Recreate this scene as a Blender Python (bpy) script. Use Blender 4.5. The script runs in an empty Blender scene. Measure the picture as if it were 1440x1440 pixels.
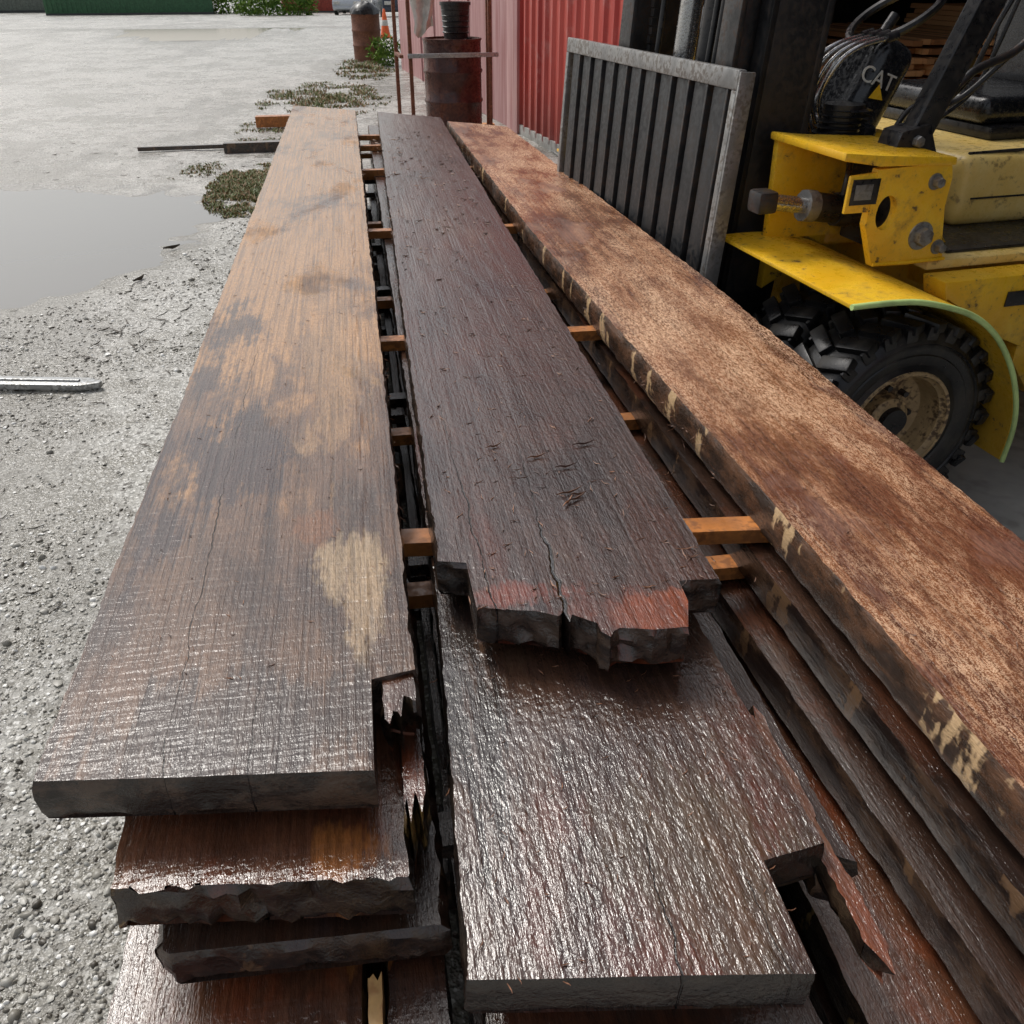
import bpy, bmesh, math, random
import numpy as np
from mathutils import Vector, Matrix, noise
random.seed(7); R=random.random
def U(a,b): return a+(b-a)*random.random()
sc=bpy.context.scene
COL=sc.collection
# ------------------------------------------------------------ helpers
def link(ob,parent=None):
    COL.objects.link(ob)
    if parent is not None: ob.parent=parent
    return ob
def finish(me,mat,smooth=True,ang=35):
    if mat is not None:
        for m in (mat if isinstance(mat,(list,tuple)) else [mat]): me.materials.append(m)
    if smooth:
        me.polygons.foreach_set('use_smooth',[True]*len(me.polygons))
        try: me.set_sharp_from_angle(angle=math.radians(ang))
        except Exception: pass
    me.update()
def mk(name,vs,fs,mat,parent=None,smooth=True,ang=35,recalc=True):
    me=bpy.data.meshes.new(name); me.from_pydata([tuple(v) for v in vs],[],fs)
    if recalc:
        bm=bmesh.new(); bm.from_mesh(me); bmesh.ops.recalc_face_normals(bm,faces=bm.faces); bm.to_mesh(me); bm.free()
    finish(me,mat,smooth,ang)
    return link(bpy.data.objects.new(name,me),parent)
def empty(name,loc=(0,0,0),rz=0,parent=None):
    e=bpy.data.objects.new(name,None); e.location=loc; e.rotation_euler=(0,0,rz); COL.objects.link(e); e.empty_display_size=.2
    if parent is not None: e.parent=parent
    return e
def bmob(name,bm,mat,parent=None,bev=0,seg=2,smooth=True):
    if bev>0:
        bmesh.ops.bevel(bm,geom=list(bm.edges),offset=bev,segments=seg,profile=.6,affect='EDGES',clamp_overlap=True)
    bmesh.ops.recalc_face_normals(bm,faces=bm.faces)
    me=bpy.data.meshes.new(name); bm.to_mesh(me); bm.free(); finish(me,mat,smooth)
    return link(bpy.data.objects.new(name,me),parent)
def addbox(bm,c,d,rot=None):
    M=Matrix.Translation(Vector(c))
    if rot is not None: M=M@rot
    M=M@Matrix.Diagonal((d[0],d[1],d[2],1))
    return bmesh.ops.create_cube(bm,size=1,matrix=M)
def box(name,x0,x1,y0,y1,z0,z1,mat,parent=None,bev=.006,seg=2,rot=None):
    bm=bmesh.new(); addbox(bm,((x0+x1)/2,(y0+y1)/2,(z0+z1)/2),(x1-x0,y1-y0,z1-z0),rot)
    return bmob(name,bm,mat,parent,bev,seg)
def prism(name,pts,y0,y1,mat,parent=None,bev=.004):   # pts in x,z
    bm=bmesh.new()
    a=[bm.verts.new((p[0],y0,p[1])) for p in pts]; b=[bm.verts.new((p[0],y1,p[1])) for p in pts]
    bm.faces.new(a); bm.faces.new(b[::-1]); n=len(pts)
    for i in range(n): bm.faces.new((a[i],a[(i+1)%n],b[(i+1)%n],b[i]))
    return bmob(name,bm,mat,parent,bev)
def tubemesh(paths,r,seg=10):
    vs=[];fs=[]
    for pts in paths:
        P=[Vector(p) for p in pts]; base=len(vs); prev=None
        for i,p in enumerate(P):
            t=(P[min(i+1,len(P)-1)]-P[max(i-1,0)]).normalized()
            up=Vector((0,0,1)) if abs(t.z)<.95 else Vector((1,0,0))
            if prev is not None: up=prev
            s=t.cross(up).normalized(); u=s.cross(t).normalized(); prev=u
            for k in range(seg):
                a=2*math.pi*k/seg; vs.append(p+s*math.cos(a)*r+u*math.sin(a)*r)
        n=len(P)
        for i in range(n-1):
            for k in range(seg):
                a=base+i*seg+k;b=base+i*seg+(k+1)%seg
                fs.append((a,b,b+seg,a+seg))
        fs.append(tuple(base+k for k in range(seg))[::-1]); fs.append(tuple(base+(n-1)*seg+k for k in range(seg)))
    return vs,fs
def smoothpath(pts,n=8):
    P=[Vector(p) for p in pts]; out=[]
    for i in range(len(P)-1):
        p0=P[max(i-1,0)];p1=P[i];p2=P[i+1];p3=P[min(i+2,len(P)-1)]
        for k in range(n):
            t=k/n; out.append(.5*((2*p1)+(p2-p0)*t+(2*p0-5*p1+4*p2-p3)*t*t+(3*p1-p0-3*p2+p3)*t**3))
    out.append(P[-1]); return out
def tube(name,pts,r,mat,parent=None,seg=12,sm=False):
    vs,fs=tubemesh([smoothpath(pts) if sm else pts],r,seg); return mk(name,vs,fs,mat,parent)
def lathe(name,prof,mat,parent=None,axis='z',origin=(0,0,0),seg=56,cap=False):
    vs=[];fs=[];n=len(prof)
    for k in range(seg):
        a=2*math.pi*k/seg
        for r,h in prof:
            c,s=math.cos(a)*r,math.sin(a)*r
            v=(c,s,h) if axis=='z' else (c,h,s)
            vs.append((v[0]+origin[0],v[1]+origin[1],v[2]+origin[2]))
    for k in range(seg):
        k2=(k+1)%seg
        for i in range(n-1): fs.append((k*n+i,k2*n+i,k2*n+i+1,k*n+i+1))
    return mk(name,vs,fs,mat,parent,ang=40)
# ------------------------------------------------------------ material toolkit
class MT:
    def __init__(s,name):
        s.m=bpy.data.materials.new(name); s.m.use_nodes=True; s.t=s.m.node_tree; s.n=s.t.nodes; s.l=s.t.links
        s.b=s.n['Principled BSDF']; s.co=s.n.new('ShaderNodeTexCoord').outputs['Object']
    def put(s,sock,v):
        if isinstance(v,bpy.types.NodeSocket): s.l.new(v,sock)
        elif v is not None:
            if isinstance(v,(tuple,list)) and len(v)==3 and sock.type=='RGBA': v=(*v,1)
            sock.default_value=v
    def map(s,scale=(1,1,1),loc=(0,0,0),src=None):
        n=s.n.new('ShaderNodeMapping'); s.put(n.inputs[0],src or s.co); n.inputs['Scale'].default_value=scale; n.inputs['Location'].default_value=loc; return n.outputs[0]
    def noise(s,scale,detail=4,rough=.55,src=None,dist=0,col=False):
        n=s.n.new('ShaderNodeTexNoise'); s.put(n.inputs['Vector'],src or s.co); n.inputs['Scale'].default_value=scale; n.inputs['Detail'].default_value=detail; n.inputs['Roughness'].default_value=rough; n.inputs['Distortion'].default_value=dist
        return n.outputs['Color' if col else 'Fac']
    def vor(s,scale,src=None,feature='F1',out='Distance',rnd=1):
        n=s.n.new('ShaderNodeTexVoronoi'); n.feature=feature; s.put(n.inputs['Vector'],src or s.co); n.inputs['Scale'].default_value=scale; n.inputs['Randomness'].default_value=rnd; return n.outputs[out]
    def ma(s,op,a,b=None,c=None,clamp=False):
        n=s.n.new('ShaderNodeMath'); n.operation=op; n.use_clamp=clamp; s.put(n.inputs[0],a)
        if b is not None: s.put(n.inputs[1],b)
        if c is not None: s.put(n.inputs[2],c)
        return n.outputs[0]
    def rng(s,v,a,b,c=0,d=1,smooth=True):
        n=s.n.new('ShaderNodeMapRange'); n.interpolation_type='SMOOTHSTEP' if smooth else 'LINEAR'
        s.put(n.inputs[0],v)
        for i,q in enumerate((a,b,c,d)): s.put(n.inputs[i+1],q)
        return n.outputs[0]
    def mix(s,f,a,b,mode='MIX'):
        n=s.n.new('ShaderNodeMix'); n.data_type='RGBA'; n.blend_type=mode; s.put(n.inputs[0],f); s.put(n.inputs[6],a); s.put(n.inputs[7],b); return n.outputs[2]
    def xyz(s,src=None):
        n=s.n.new('ShaderNodeSeparateXYZ'); s.put(n.inputs[0],src or s.co); return n.outputs
    def comb(s,x,y,z):
        n=s.n.new('ShaderNodeCombineXYZ'); s.put(n.inputs[0],x); s.put(n.inputs[1],y); s.put(n.inputs[2],z); return n.outputs[0]
    def bump(s,h,strength=.5,dist=.01,prev=None):
        n=s.n.new('ShaderNodeBump'); n.inputs['Strength'].default_value=strength; n.inputs['Distance'].default_value=dist; s.put(n.inputs['Height'],h)
        if prev is not None: s.l.new(prev,n.inputs['Normal'])
        return n.outputs[0]
    def geo(s,name):
        return s.n.new('ShaderNodeNewGeometry').outputs[name]
    def done(s,col=None,rough=None,metal=None,norm=None,spec=None):
        i=s.b.inputs
        s.put(i['Base Color'],col); s.put(i['Roughness'],rough); s.put(i['Metallic'],metal)
        if norm is not None: s.l.new(norm,i['Normal'])
        if spec is not None: s.put(i['Specular IOR Level'],spec)
        return s.m
def simple(name,c,rough=.5,metal=0,var=.25,scale=8,dirt=None,dirtamt=.4,bump=.1,bs=60):
    t=MT(name); n=t.noise(scale,4,.6); n2=t.noise(scale*6,2)
    col=t.mix(t.rng(n,.3,.7,0,1),tuple(x*(1-var) for x in c),tuple(min(1,x*(1+var)) for x in c))
    if dirt: col=t.mix(t.ma('MULTIPLY',t.rng(t.ma('MULTIPLY',n,n2),.22,.36),dirtamt),col,dirt)
    return t.done(col,t.rng(n2,.3,.7,max(.05,rough-.12),min(1,rough+.15)),metal,t.bump(n2,bump,.004))
# ---------- wood
def wood(name,dark,mid,light,far=None,near=None,sawdust=0,wet=.5,grain=1.0,saw=.3,cracks=(),patches=(),seed=0,side=None,ripple=0,pw=3.0,redden=None,gs=100,redamt=.7,black=.45,gloss=.13,spec=.7,nearwet=None):
    t=MT(name); X,Y,Z=t.xyz()
    big=t.noise(pw,5,.66,t.map((1,.42,1),(seed*1.3,seed,seed)),dist=.5)
    gv=t.comb(X,t.ma('MULTIPLY',Y,.018),Z)
    g1=t.noise(gs,4,.68,gv)
    fine=t.noise(230,3,.7,t.comb(X,t.ma('MULTIPLY',Y,.3),Z))
    med=t.noise(13,5,.7,t.map((1,.30,1),(seed,2,1)))
    f=t.ma('ADD',t.ma('MULTIPLY',big,.65),t.ma('MULTIPLY',med,.35))
    if far: f=t.ma('ADD',f,t.rng(Y,far[0],far[1],0,far[2]))
    if near: f=t.ma('ADD',f,t.rng(Y,near[0],near[1],near[2],0))
    c=t.mix(t.rng(f,.38,.52),dark,mid); c=t.mix(t.rng(f,.52,.66),c,light)
    bl=t.noise(4.5,5,.7,t.map((1,.5,1),(seed+9,3,2)))
    if black: c=t.mix(t.ma('MULTIPLY',t.rng(bl,.54,.68),black),c,(.045,.035,.038))
    if redden: c=t.mix(t.ma('MULTIPLY',t.rng(bl,.50,.38),redamt),c,redden)
    if patches:
        nz_=t.ma('ADD',t.ma('MULTIPLY',t.ma('SUBTRACT',med,.5),7.5),t.ma('ADD',t.ma('MULTIPLY',t.ma('SUBTRACT',g1,.5),3.),t.ma('MULTIPLY',t.ma('SUBTRACT',bl,.5),3.0)))
    for (px,py,rx,ry,pc,pa) in patches:
        d=t.ma('ADD',t.ma('POWER',t.ma('ABSOLUTE',t.ma('DIVIDE',t.ma('SUBTRACT',X,px),rx)),2),t.ma('POWER',t.ma('ABSOLUTE',t.ma('DIVIDE',t.ma('SUBTRACT',Y,py),ry)),2))
        d=t.ma('ADD',d,nz_)
        c=t.mix(t.rng(d,.2,1.3,pa,0),c,pc)
    c=t.mix(t.rng(g1,.34,.6,.5*grain,0),c,t.mix(.72,c,(.012,.007,.006)))
    c=t.mix(t.rng(fine,.35,.65,.42*grain,0),c,t.mix(.6,c,(.02,.012,.01)))
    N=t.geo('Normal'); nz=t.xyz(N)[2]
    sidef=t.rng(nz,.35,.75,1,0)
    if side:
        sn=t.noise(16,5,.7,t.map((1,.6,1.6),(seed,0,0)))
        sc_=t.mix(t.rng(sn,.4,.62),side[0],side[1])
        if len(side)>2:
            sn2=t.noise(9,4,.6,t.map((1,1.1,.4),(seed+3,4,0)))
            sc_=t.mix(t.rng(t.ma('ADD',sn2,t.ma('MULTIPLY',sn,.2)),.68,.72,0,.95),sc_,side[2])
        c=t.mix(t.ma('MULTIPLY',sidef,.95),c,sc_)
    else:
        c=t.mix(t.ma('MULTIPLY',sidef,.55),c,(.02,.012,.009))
    dust=None
    if sawdust:
        sp=t.noise(420,1,.8)
        dust=t.ma('MULTIPLY',t.rng(t.ma('ADD',t.ma('MULTIPLY',sp,.5),t.ma('MULTIPLY',fine,.5)),.47,.55),t.rng(t.ma('ADD',big,t.ma('MULTIPLY',med,.5)),.62,.88,.08,sawdust))
        c=t.mix(t.ma('MULTIPLY',dust,t.ma('SUBTRACT',1,sidef)),c,(.74,.48,.30))
    cr=None
    if cracks: wob=t.ma('MULTIPLY',t.ma('SUBTRACT',t.noise(9,3,.65,t.comb(t.ma('MULTIPLY',X,.6),Y,0.)),.5),.035); XC=t.ma('ADD',X,wob)
    for (x0,y0,x1,y1,w) in cracks:
        line=t.ma('ADD',x0,t.ma('MULTIPLY',t.ma('SUBTRACT',Y,y0),(x1-x0)/(y1-y0)))
        d=t.ma('ABSOLUTE',t.ma('SUBTRACT',XC,line))
        wid=t.ma('MULTIPLY',t.rng(Y,y0,y1,w,0,False),t.rng(med,.42,.58,.35,1.25))
        m=t.rng(t.ma('DIVIDE',d,t.ma('MAXIMUM',wid,.00005)),.5,1.3,1,0)
        cr=m if cr is None else t.ma('MAXIMUM',cr,m)
    if cr is not None: c=t.mix(t.ma('MULTIPLY',cr,.95),c,(.004,.003,.003))
    wsum=t.ma('ADD',t.ma('MULTIPLY',bl,.5),t.ma('MULTIPLY',big,.5))
    if nearwet: wsum=t.ma('ADD',wsum,t.rng(Y,nearwet[0],nearwet[1],.14,0))
    wm=t.rng(wsum,.60-wet*.35,.70-wet*.35)
    rough=t.ma('ADD',t.rng(wm,0,1,.60,gloss,False),t.ma('MULTIPLY',t.ma('SUBTRACT',g1,.42),.35),clamp=True)
    if sawdust: rough=t.ma('ADD',rough,t.ma('MULTIPLY',dust,.4),clamp=True)
    rough=t.ma('MAXIMUM',rough,.08)
    h=t.ma('ADD',t.ma('MULTIPLY',g1,.7*grain),t.ma('MULTIPLY',fine,.6))
    if saw:
        sw=t.noise(95,2,.5,t.map((.14,1,1),(seed,0,0))); h=t.ma('ADD',h,t.ma('MULTIPLY',sw,saw))
    if cr is not None: h=t.ma('SUBTRACT',h,t.ma('MULTIPLY',cr,2.0))
    nb=t.bump(h,.72,.003)
    if ripple:
        rp=t.noise(88,2,.5,t.comb(X,t.ma('MULTIPLY',Y,.45),Z),dist=.4); nb=t.bump(rp,ripple,.0045,nb)
    return t.done(c,rough,0,nb,spec)
W_left=wood('wood_left',(.066,.037,.026),(.17,.092,.053),(.52,.275,.11),far=(1.2,2.9,.17),near=(.7,1.8,-.085),wet=.62,seed=1,saw=.5,grain=1.3,nearwet=(.8,1.6),
    cracks=((-.208,.70,-.20,1.05,.0012),(-.31,1.55,-.305,2.6,.0009)),
    patches=((-.065,1.20,.055,.10,(.46,.32,.18),.9),(-.055,1.08,.03,.13,(.44,.30,.17),.85),(-.33,1.55,.14,.28,(.055,.033,.032),.85),(-.38,2.3,.06,.3,(.05,.033,.032),.7),(-.12,2.1,.09,.45,(.54,.31,.14),.6),(-.2,.86,.3,.10,(.05,.032,.026),.75),(-.15,1.33,.05,.05,(.30,.12,.045),.6)),
    side=((.014,.010,.008),(.085,.056,.038)),black=.3)
W_mid=wood('wood_mid',(.036,.020,.016),(.080,.044,.034),(.15,.088,.06),wet=1.0,seed=4,saw=.3,ripple=.26,grain=1.2,gloss=.11,spec=.9,
    cracks=((.257,.93,.285,1.7,.0042),(.150,1.05,.138,1.9,.0022)),
    patches=((.42,1.00,.11,.045,(.52,.12,.03),.9),(.20,1.075,.10,.035,(.24,.05,.025),.75),(.32,1.00,.18,.06,(.14,.034,.018),.7),(.16,1.22,.03,.10,(.13,.035,.02),.5)),
    side=((.016,.012,.010),(.075,.05,.035)),redden=(.095,.036,.024),redamt=.6)
W_right=wood('wood_right',(.15,.046,.020),(.37,.145,.060),(.54,.27,.135),sawdust=.95,wet=.65,seed=8,saw=.4,grain=1.15,pw=2.4,black=.25,redamt=.55,
    patches=((1.10,2.0,.05,2.9,(.11,.026,.013),.92),(.78,.9,.05,.6,(.15,.045,.020),.8),(1.0,1.1,.12,.4,(.2,.06,.025),.6),(.90,3.4,.04,.9,(.2,.06,.025),.6),(.70,3.,.03,1.6,(.14,.05,.025),.7),(.9,.6,.1,.25,(.16,.05,.022),.6)),
    side=((.035,.022,.015),(.13,.065,.036),(.62,.42,.23)),redden=(.23,.07,.03))
W_low=wood('wood_low',(.036,.020,.014),(.080,.040,.025),(.12,.072,.044),wet=1.1,seed=12,saw=.2,ripple=.48,gloss=.09,spec=1.0,
    cracks=((.277,.44,.297,.95,.0014),(.40,.44,.40,.8,.001)),
    patches=((.10,1.0,.08,.3,(.035,.03,.027),.8),(.37,.62,.12,.16,(.11,.07,.035),.6)),
    side=((.012,.009,.008),(.04,.03,.022)),redden=(.13,.032,.017))
W_red=wood('wood_lowred',(.05,.022,.013),(.14,.055,.028),(.22,.10,.05),wet=1.0,seed=16,saw=.3,ripple=.2,gloss=.11,spec=.9,side=((.010,.008,.007),(.05,.035,.022),(.34,.22,.08)),redden=(.22,.055,.02),
    patches=((-.10,.72,.05,.04,(.38,.14,.04),.9),(-.34,.60,.06,.05,(.25,.05,.02),.8)))
W_dark=wood('wood_dark',(.018,.011,.008),(.050,.026,.017),(.10,.05,.03),wet=.85,seed=21,saw=.2,spec=.8,side=((.012,.008,.007),(.065,.038,.024),(.13,.075,.04)),redden=(.11,.038,.018))
W_stick=simple('wood_sticker',(.45,.17,.045),.4,0,.4,9,(.16,.06,.02),.7,.3)
W_pale=simple('wood_pale',(.55,.33,.13),.4,0,.25,9,(.3,.12,.04),.6,.3)
t=MT('splinter_mat'); r=t.geo('Random Per Island')
W_spl=t.done(t.mix(r,(.04,.016,.01),(.28,.12,.055)),.5)
# ------------------------------------------------------------ ground height
def sstep(a,b,x):
    q=min(1,max(0,(x-a)/(b-a))); return q*q*(3-2*q)
def pud(x,y):
    n=noise.noise(Vector((x*1.1,y*1.1,3)))*.22+noise.noise(Vector((x*4,y*4,1)))*.10+noise.noise(Vector((x*11,y*11,1)))*.04
    d=(abs((x+3.95)/2.70)**3+abs((y-6.65)/1.8)**3)**(1/3)+n*.8
    d2=(((x+4.5)/4.2)**2+((y-31)/2.0)**2)**.5+n
    return min(d,d2)
def gz(x,y):
    z=noise.noise(Vector((x*1.3,y*1.3,0)))*.008+noise.noise(Vector((x*6,y*6,5)))*.004
    z-=.035*sstep(1.14,.85,pud(x,y))
    if y>35: z-=.025*(min(y,80)-35)
    return z
def axis(a,b,st,lo,hi):
    l=list(np.arange(a,b,st)); s=st; v=a; out=[]
    while v>lo: s*=1.18; v-=s; out.append(v)
    out=out[::-1]; s=st; v=l[-1]; o2=[]
    while v<hi: s*=1.18; v+=s; o2.append(v)
    return out+l+o2
xs=axis(-6.2,1.6,.055,-500,500); ys=axis(0,10.5,.055,-300,700)
vs=[(x,y,gz(x,y)) for y in ys for x in xs]; nx=len(xs)
fs=[(j*nx+i,j*nx+i+1,(j+1)*nx+i+1,(j+1)*nx+i) for j in range(len(ys)-1) for i in range(nx-1)]
t=MT('gravel_ground'); X,Y,Z=t.xyz()
v1=t.vor(55,out='Color'); v1b=t.xyz(v1)[0]; v2=t.vor(140,out='Color'); v2b=t.xyz(v2)[1]
big=t.noise(.9,6,.72); med=t.noise(5,4,.7)
c=t.mix(v1b,(.20,.195,.175),(.55,.54,.50)); c=t.mix(t.ma('MULTIPLY',v2b,.5),c,(.32,.305,.27))
c=t.mix(t.rng(v2b,.80,.86,0,.85),c,(.76,.75,.71)); c=t.mix(t.rng(v1b,.0,.18,.85,0),c,(.08,.07,.055))
mud=t.rng(t.ma('ADD',t.ma('MULTIPLY',big,.6),t.ma('MULTIPLY',med,.4)),.44,.55)
c=t.mix(t.ma('MULTIPLY',mud,t.rng(v2b,.3,.9,.85,.25)),c,(.18,.165,.13))
wet=t.rng(Z,-.018,.001,1,0); wet=t.ma('MULTIPLY',wet,t.rng(Y,34.,36.,1,0))
c=t.mix(t.ma('MULTIPLY',wet,.75),c,(.14,.13,.105))
tr=t.noise(.3,5,.7,t.map((1,.3,1)))
c=t.mix(t.rng(tr,.49,.57,0,.55),c,(.18,.17,.145))
nb=t.bump(t.ma('ADD',t.vor(55),t.ma('MULTIPLY',t.vor(150),.5)),.6,.008)
G_ground=t.done(c,t.rng(t.ma('ADD',mud,wet),0,1.2,.5,.2),0,nb,.5)
mk('gravel_ground',vs,fs,G_ground,recalc=False)
t=MT('puddle_water'); 
G_pud=t.done((.15,.14,.118),.06,0,t.bump(t.noise(14,2,.4),.03,.01),.6)
def grid(name,x0,x1,y0,y1,z,mat,parent=None):
    return mk(name,[(x0,y0,z),(x1,y0,z),(x1,y1,z),(x0,y1,z)],[(0,1,2,3)],mat,parent,recalc=False)
grid('puddle',-8,-.9,4.2,9.2,-.016,G_pud)
grid('puddle',-9.5,.2,28,34,-.016,G_pud)
# pebbles (one mass)
def ico():
    bm=bmesh.new(); bmesh.ops.create_icosphere(bm,subdivisions=1,radius=1); v=np.array([w.co[:] for w in bm.verts]); f=np.array([[w.index for w in q.verts] for q in bm.faces]); bm.free(); return v,f
iv,if_=ico()
rs=np.random.RandomState(3)
def scatter(name,pts,sizes,mat,flat=.6):
    n=len(pts); V=np.zeros((n,len(iv),3)); 
    for k in range(n):
        a=rs.rand()*6.28; s=sizes[k]*np.array([1,rs.uniform(.6,1),rs.uniform(.4,.8)*flat/.6]); j=iv*(1+rs.uniform(-.18,.18,(len(iv),1)))*s
        ca,sa=math.cos(a),math.sin(a); V[k,:,0]=j[:,0]*ca-j[:,1]*sa; V[k,:,1]=j[:,0]*sa+j[:,1]*ca; V[k,:,2]=j[:,2]; V[k]+=pts[k]
    F=(if_[None]+ (np.arange(n)*len(iv))[:,None,None]).reshape(-1,3)
    me=bpy.data.meshes.new(name); me.from_pydata(V.reshape(-1,3).tolist(),[],F.tolist()); finish(me,mat,True,50)
    return link(bpy.data.objects.new(name,me))
t=MT('pebble_mat'); r=t.geo('Random Per Island'); c=t.mix(t.rng(r,0,1,0,1,False),(.16,.145,.115),(.56,.55,.50)); c=t.mix(t.rng(r,.82,.86,0,1),c,(.80,.79,.75)); c=t.mix(t.rng(r,.08,.16,1,0),c,(.07,.06,.045))
P_mat=t.done(c,.38)
pts=[];sz=[]
for _ in range(30000):
    y=.6+7*R()**1.9; x=U(-.35-.42*y-.55,-.42)
    dens=noise.noise(Vector((x*1.5,y*1.5,9)))+.4*noise.noise(Vector((x*5,y*5,2)))
    if dens<-.1 and R()<.85: continue
    if pud(x,y)<1.08: continue
    s=.0022+.005*R()**2.2+(.008*R() if R()<.05 else 0); pts.append((x,y,gz(x,y)+s*.15)); sz.append(s*(1+.12*y))
scatter('gravel_pebbles',pts,sz,P_mat)
# ------------------------------------------------------------ planks
def plank(name,xl,xr,prof,y1,top,th,mat,seed=0,ni=170,nj=26,nk=5,rough=.004,endr=.006,bev=.004,pw=1.6,wav=.002,low=1.):
    xl=np.array(xl,float); xr=np.array(xr,float); pr=np.array(prof,float)
    XL=lambda y: np.interp(y,xl[:,0],xl[:,1]); XR=lambda y: np.interp(y,xr[:,0],xr[:,1])
    ws=sorted(set([round(i/nj,5) for i in range(nj+1)]+[float(p[0]) for p in pr])); nj=len(ws)-1
    Y0=[float(np.interp(w,pr[:,0],pr[:,1])) for w in ws]; Y1=[y1[0]+(y1[1]-y1[0])*w for w in ws]
    idx={}; V=[]
    def vert(i,j,k):
        key=(i,j,k)
        if key in idx: return idx[key]
        s=(i/ni)**pw; y=Y0[j]+(Y1[j]-Y0[j])*s; w=ws[j]
        x=XL(y)+(XR(y)-XL(y))*w; z=top-th*k/nk
        if i in (0,ni):
            e=noise.noise(Vector((x*45+seed,z*60,seed)))+.6*noise.noise(Vector((x*160,z*25,seed)))
            y+=(endr*e)*(1 if i==0 else 2)
        if j in (0,nj):
            e=low*noise.noise(Vector((y*5,z*8,seed+j)))+low*.8*noise.noise(Vector((y*24,z*40,seed+j)))+.7*noise.noise(Vector((y*80,z*60,seed+j)))
            x+=rough*e+ .004*low*noise.noise(Vector((y*1.3,seed,j)))
            if k in (0,nk): x+=bev*(1 if j==0 else -1)*(1+.8*noise.noise(Vector((y*18,seed,k))))
        if i in (0,ni) and k in (0,nk): y+=bev*(1 if i==0 else -1)
        z+=wav*noise.noise(Vector((x*5,y*1.6,seed)))+.0012*noise.noise(Vector((x*30,y*6,seed)))
        idx[key]=len(V); V.append((x,y,z)); return idx[key]
    F=[]
    for i in range(ni):
        for j in range(nj):
            F.append((vert(i,j,0),vert(i+1,j,0),vert(i+1,j+1,0),vert(i,j+1,0)))
            F.append((vert(i,j,nk),vert(i,j+1,nk),vert(i+1,j+1,nk),vert(i+1,j,nk)))
        for k in range(nk):
            F.append((vert(i,0,k),vert(i,0,k+1),vert(i+1,0,k+1),vert(i+1,0,k)))
            F.append((vert(i,nj,k),vert(i+1,nj,k),vert(i+1,nj,k+1),vert(i,nj,k+1)))
    for j in range(nj):
        for k in range(nk):
            F.append((vert(0,j,k),vert(0,j+1,k),vert(0,j+1,k+1),vert(0,j,k+1)))
            F.append((vert(ni,j,k),vert(ni,j,k+1),vert(ni,j+1,k+1),vert(ni,j+1,k)))
    return mk(name,V,F,mat,ang=45)
TH=.071
plank('wooden_plank',[(.8,-.471),(2.0,-.462),(7.24,-.438)],[(.75,.020),(6.9,.022)],[(0,.806),(.40,.780),(.862,.752),(.8645,.918),(1,.929)],(7.24,6.88),.75,TH,W_left,seed=1,ni=260,rough=.003)
plank('wooden_plank',[(.95,.073),(1.2,.073),(2.4,.088),(6.8,.172)],[(.95,.528),(1.06,.534),(3,.555),(6.4,.597)],
   [(0,1.188),(.105,1.176),(.1075,1.052),(.18,1.045),(.30,1.03),(.38,1.012),(.40,1.022),(.41,.995),(.425,1.012),(.50,.985),(.503,.965),(.53,.950),(.545,.962),(.57,.968),(.68,.955),(.80,.952),(.84,1.012),(.8425,1.066),(1,1.061)],(6.78,6.42),.75,TH,W_mid,seed=3,ni=260,nj=44,nk=7,endr=.012,rough=.003)
plank('wooden_plank',[(.05,.75),(.58,.732),(1.29,.712),(2.27,.672),(3.37,.636),(6.25,.618)],[(0,1.105),(2.6,1.10),(5.94,.985)],[(0,.12),(1,.10)],(6.25,5.94),.75,.082,W_right,seed=5,ni=300,rough=.005,bev=.006,low=.35)
# level 2
plank('wooden_plank',[(.66,-.386),(2,-.41),(7,-.42)],[(.6,-.012),(7,-.01)],[(0,.712),(.5,.69),(1,.667)],(7.0,6.9),.645,.078,W_red,seed=7,rough=.005,endr=.016)
plank('wooden_plank',[(.528,.0375),(1.25,.0675),(7,.10)],[(.45,.520),(1.07,.518),(7,.585)],[(0,.528),(.81,.468),(.8125,.615),(1,.627)],(6.9,6.9),.645,.071,W_low,seed=9,ni=220,rough=.003,endr=.004)
plank('wooden_plank',[(.1,.745),(.6,.718),(1.3,.69),(6.2,.62)],[(0,1.07),(6,.96)],[(0,.12),(1,.1)],(6.2,6.2),.637,.071,W_dark,seed=11,rough=.004,low=.3)
# level 3..6
plank('wooden_plank',[(.6,-.350),(7,-.42)],[(.6,.030),(7,.035)],[(0,.70),(.06,.682),(1,.663)],(7.1,7.0),.540,.071,W_dark,seed=13,rough=.004,bev=.010,endr=.012)
plank('wooden_plank',[(.3,.07),(7,.10)],[(.3,.47),(7,.52)],[(0,.60),(1,.57)],(6.9,6.9),.540,.071,W_dark,seed=14)
plank('wooden_plank',[(.1,.705),(1.3,.645),(6.2,.60)],[(0,1.05),(6,.95)],[(0,.12),(1,.1)],(6.2,6.2),.532,.071,W_dark,seed=15,rough=.004,low=.3)
plank('wooden_beam',[(.5,.545),(3,.545)],[(.5,.590),(3,.585)],[(0,.66),(1,.64)],(5.9,5.9),.572,.10,W_dark,seed=16,rough=.004,nj=4,endr=.012,low=.5)
plank('wooden_plank',[(.3,-.425),(7,-.45)],[(.3,-.092),(7,-.09)],[(0,.46),(1,.42)],(7.1,7.0),.435,.071,W_red,seed=17)
plank('wooden_plank',[(.3,-.062),(7,-.06)],[(.3,.022),(7,.03)],[(0,.42),(1,.40)],(7.1,7.0),.450,.075,W_red,seed=47,nj=8)
plank('wooden_sticker',[(.3,-.088),(7,-.088)],[(.3,-.066),(7,-.066)],[(0,.43),(1,.44)],(.66,.66),.462,.06,W_pale,seed=48,nj=4,ni=20,nk=2,endr=.01,rough=.002,bev=.002)
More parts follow.
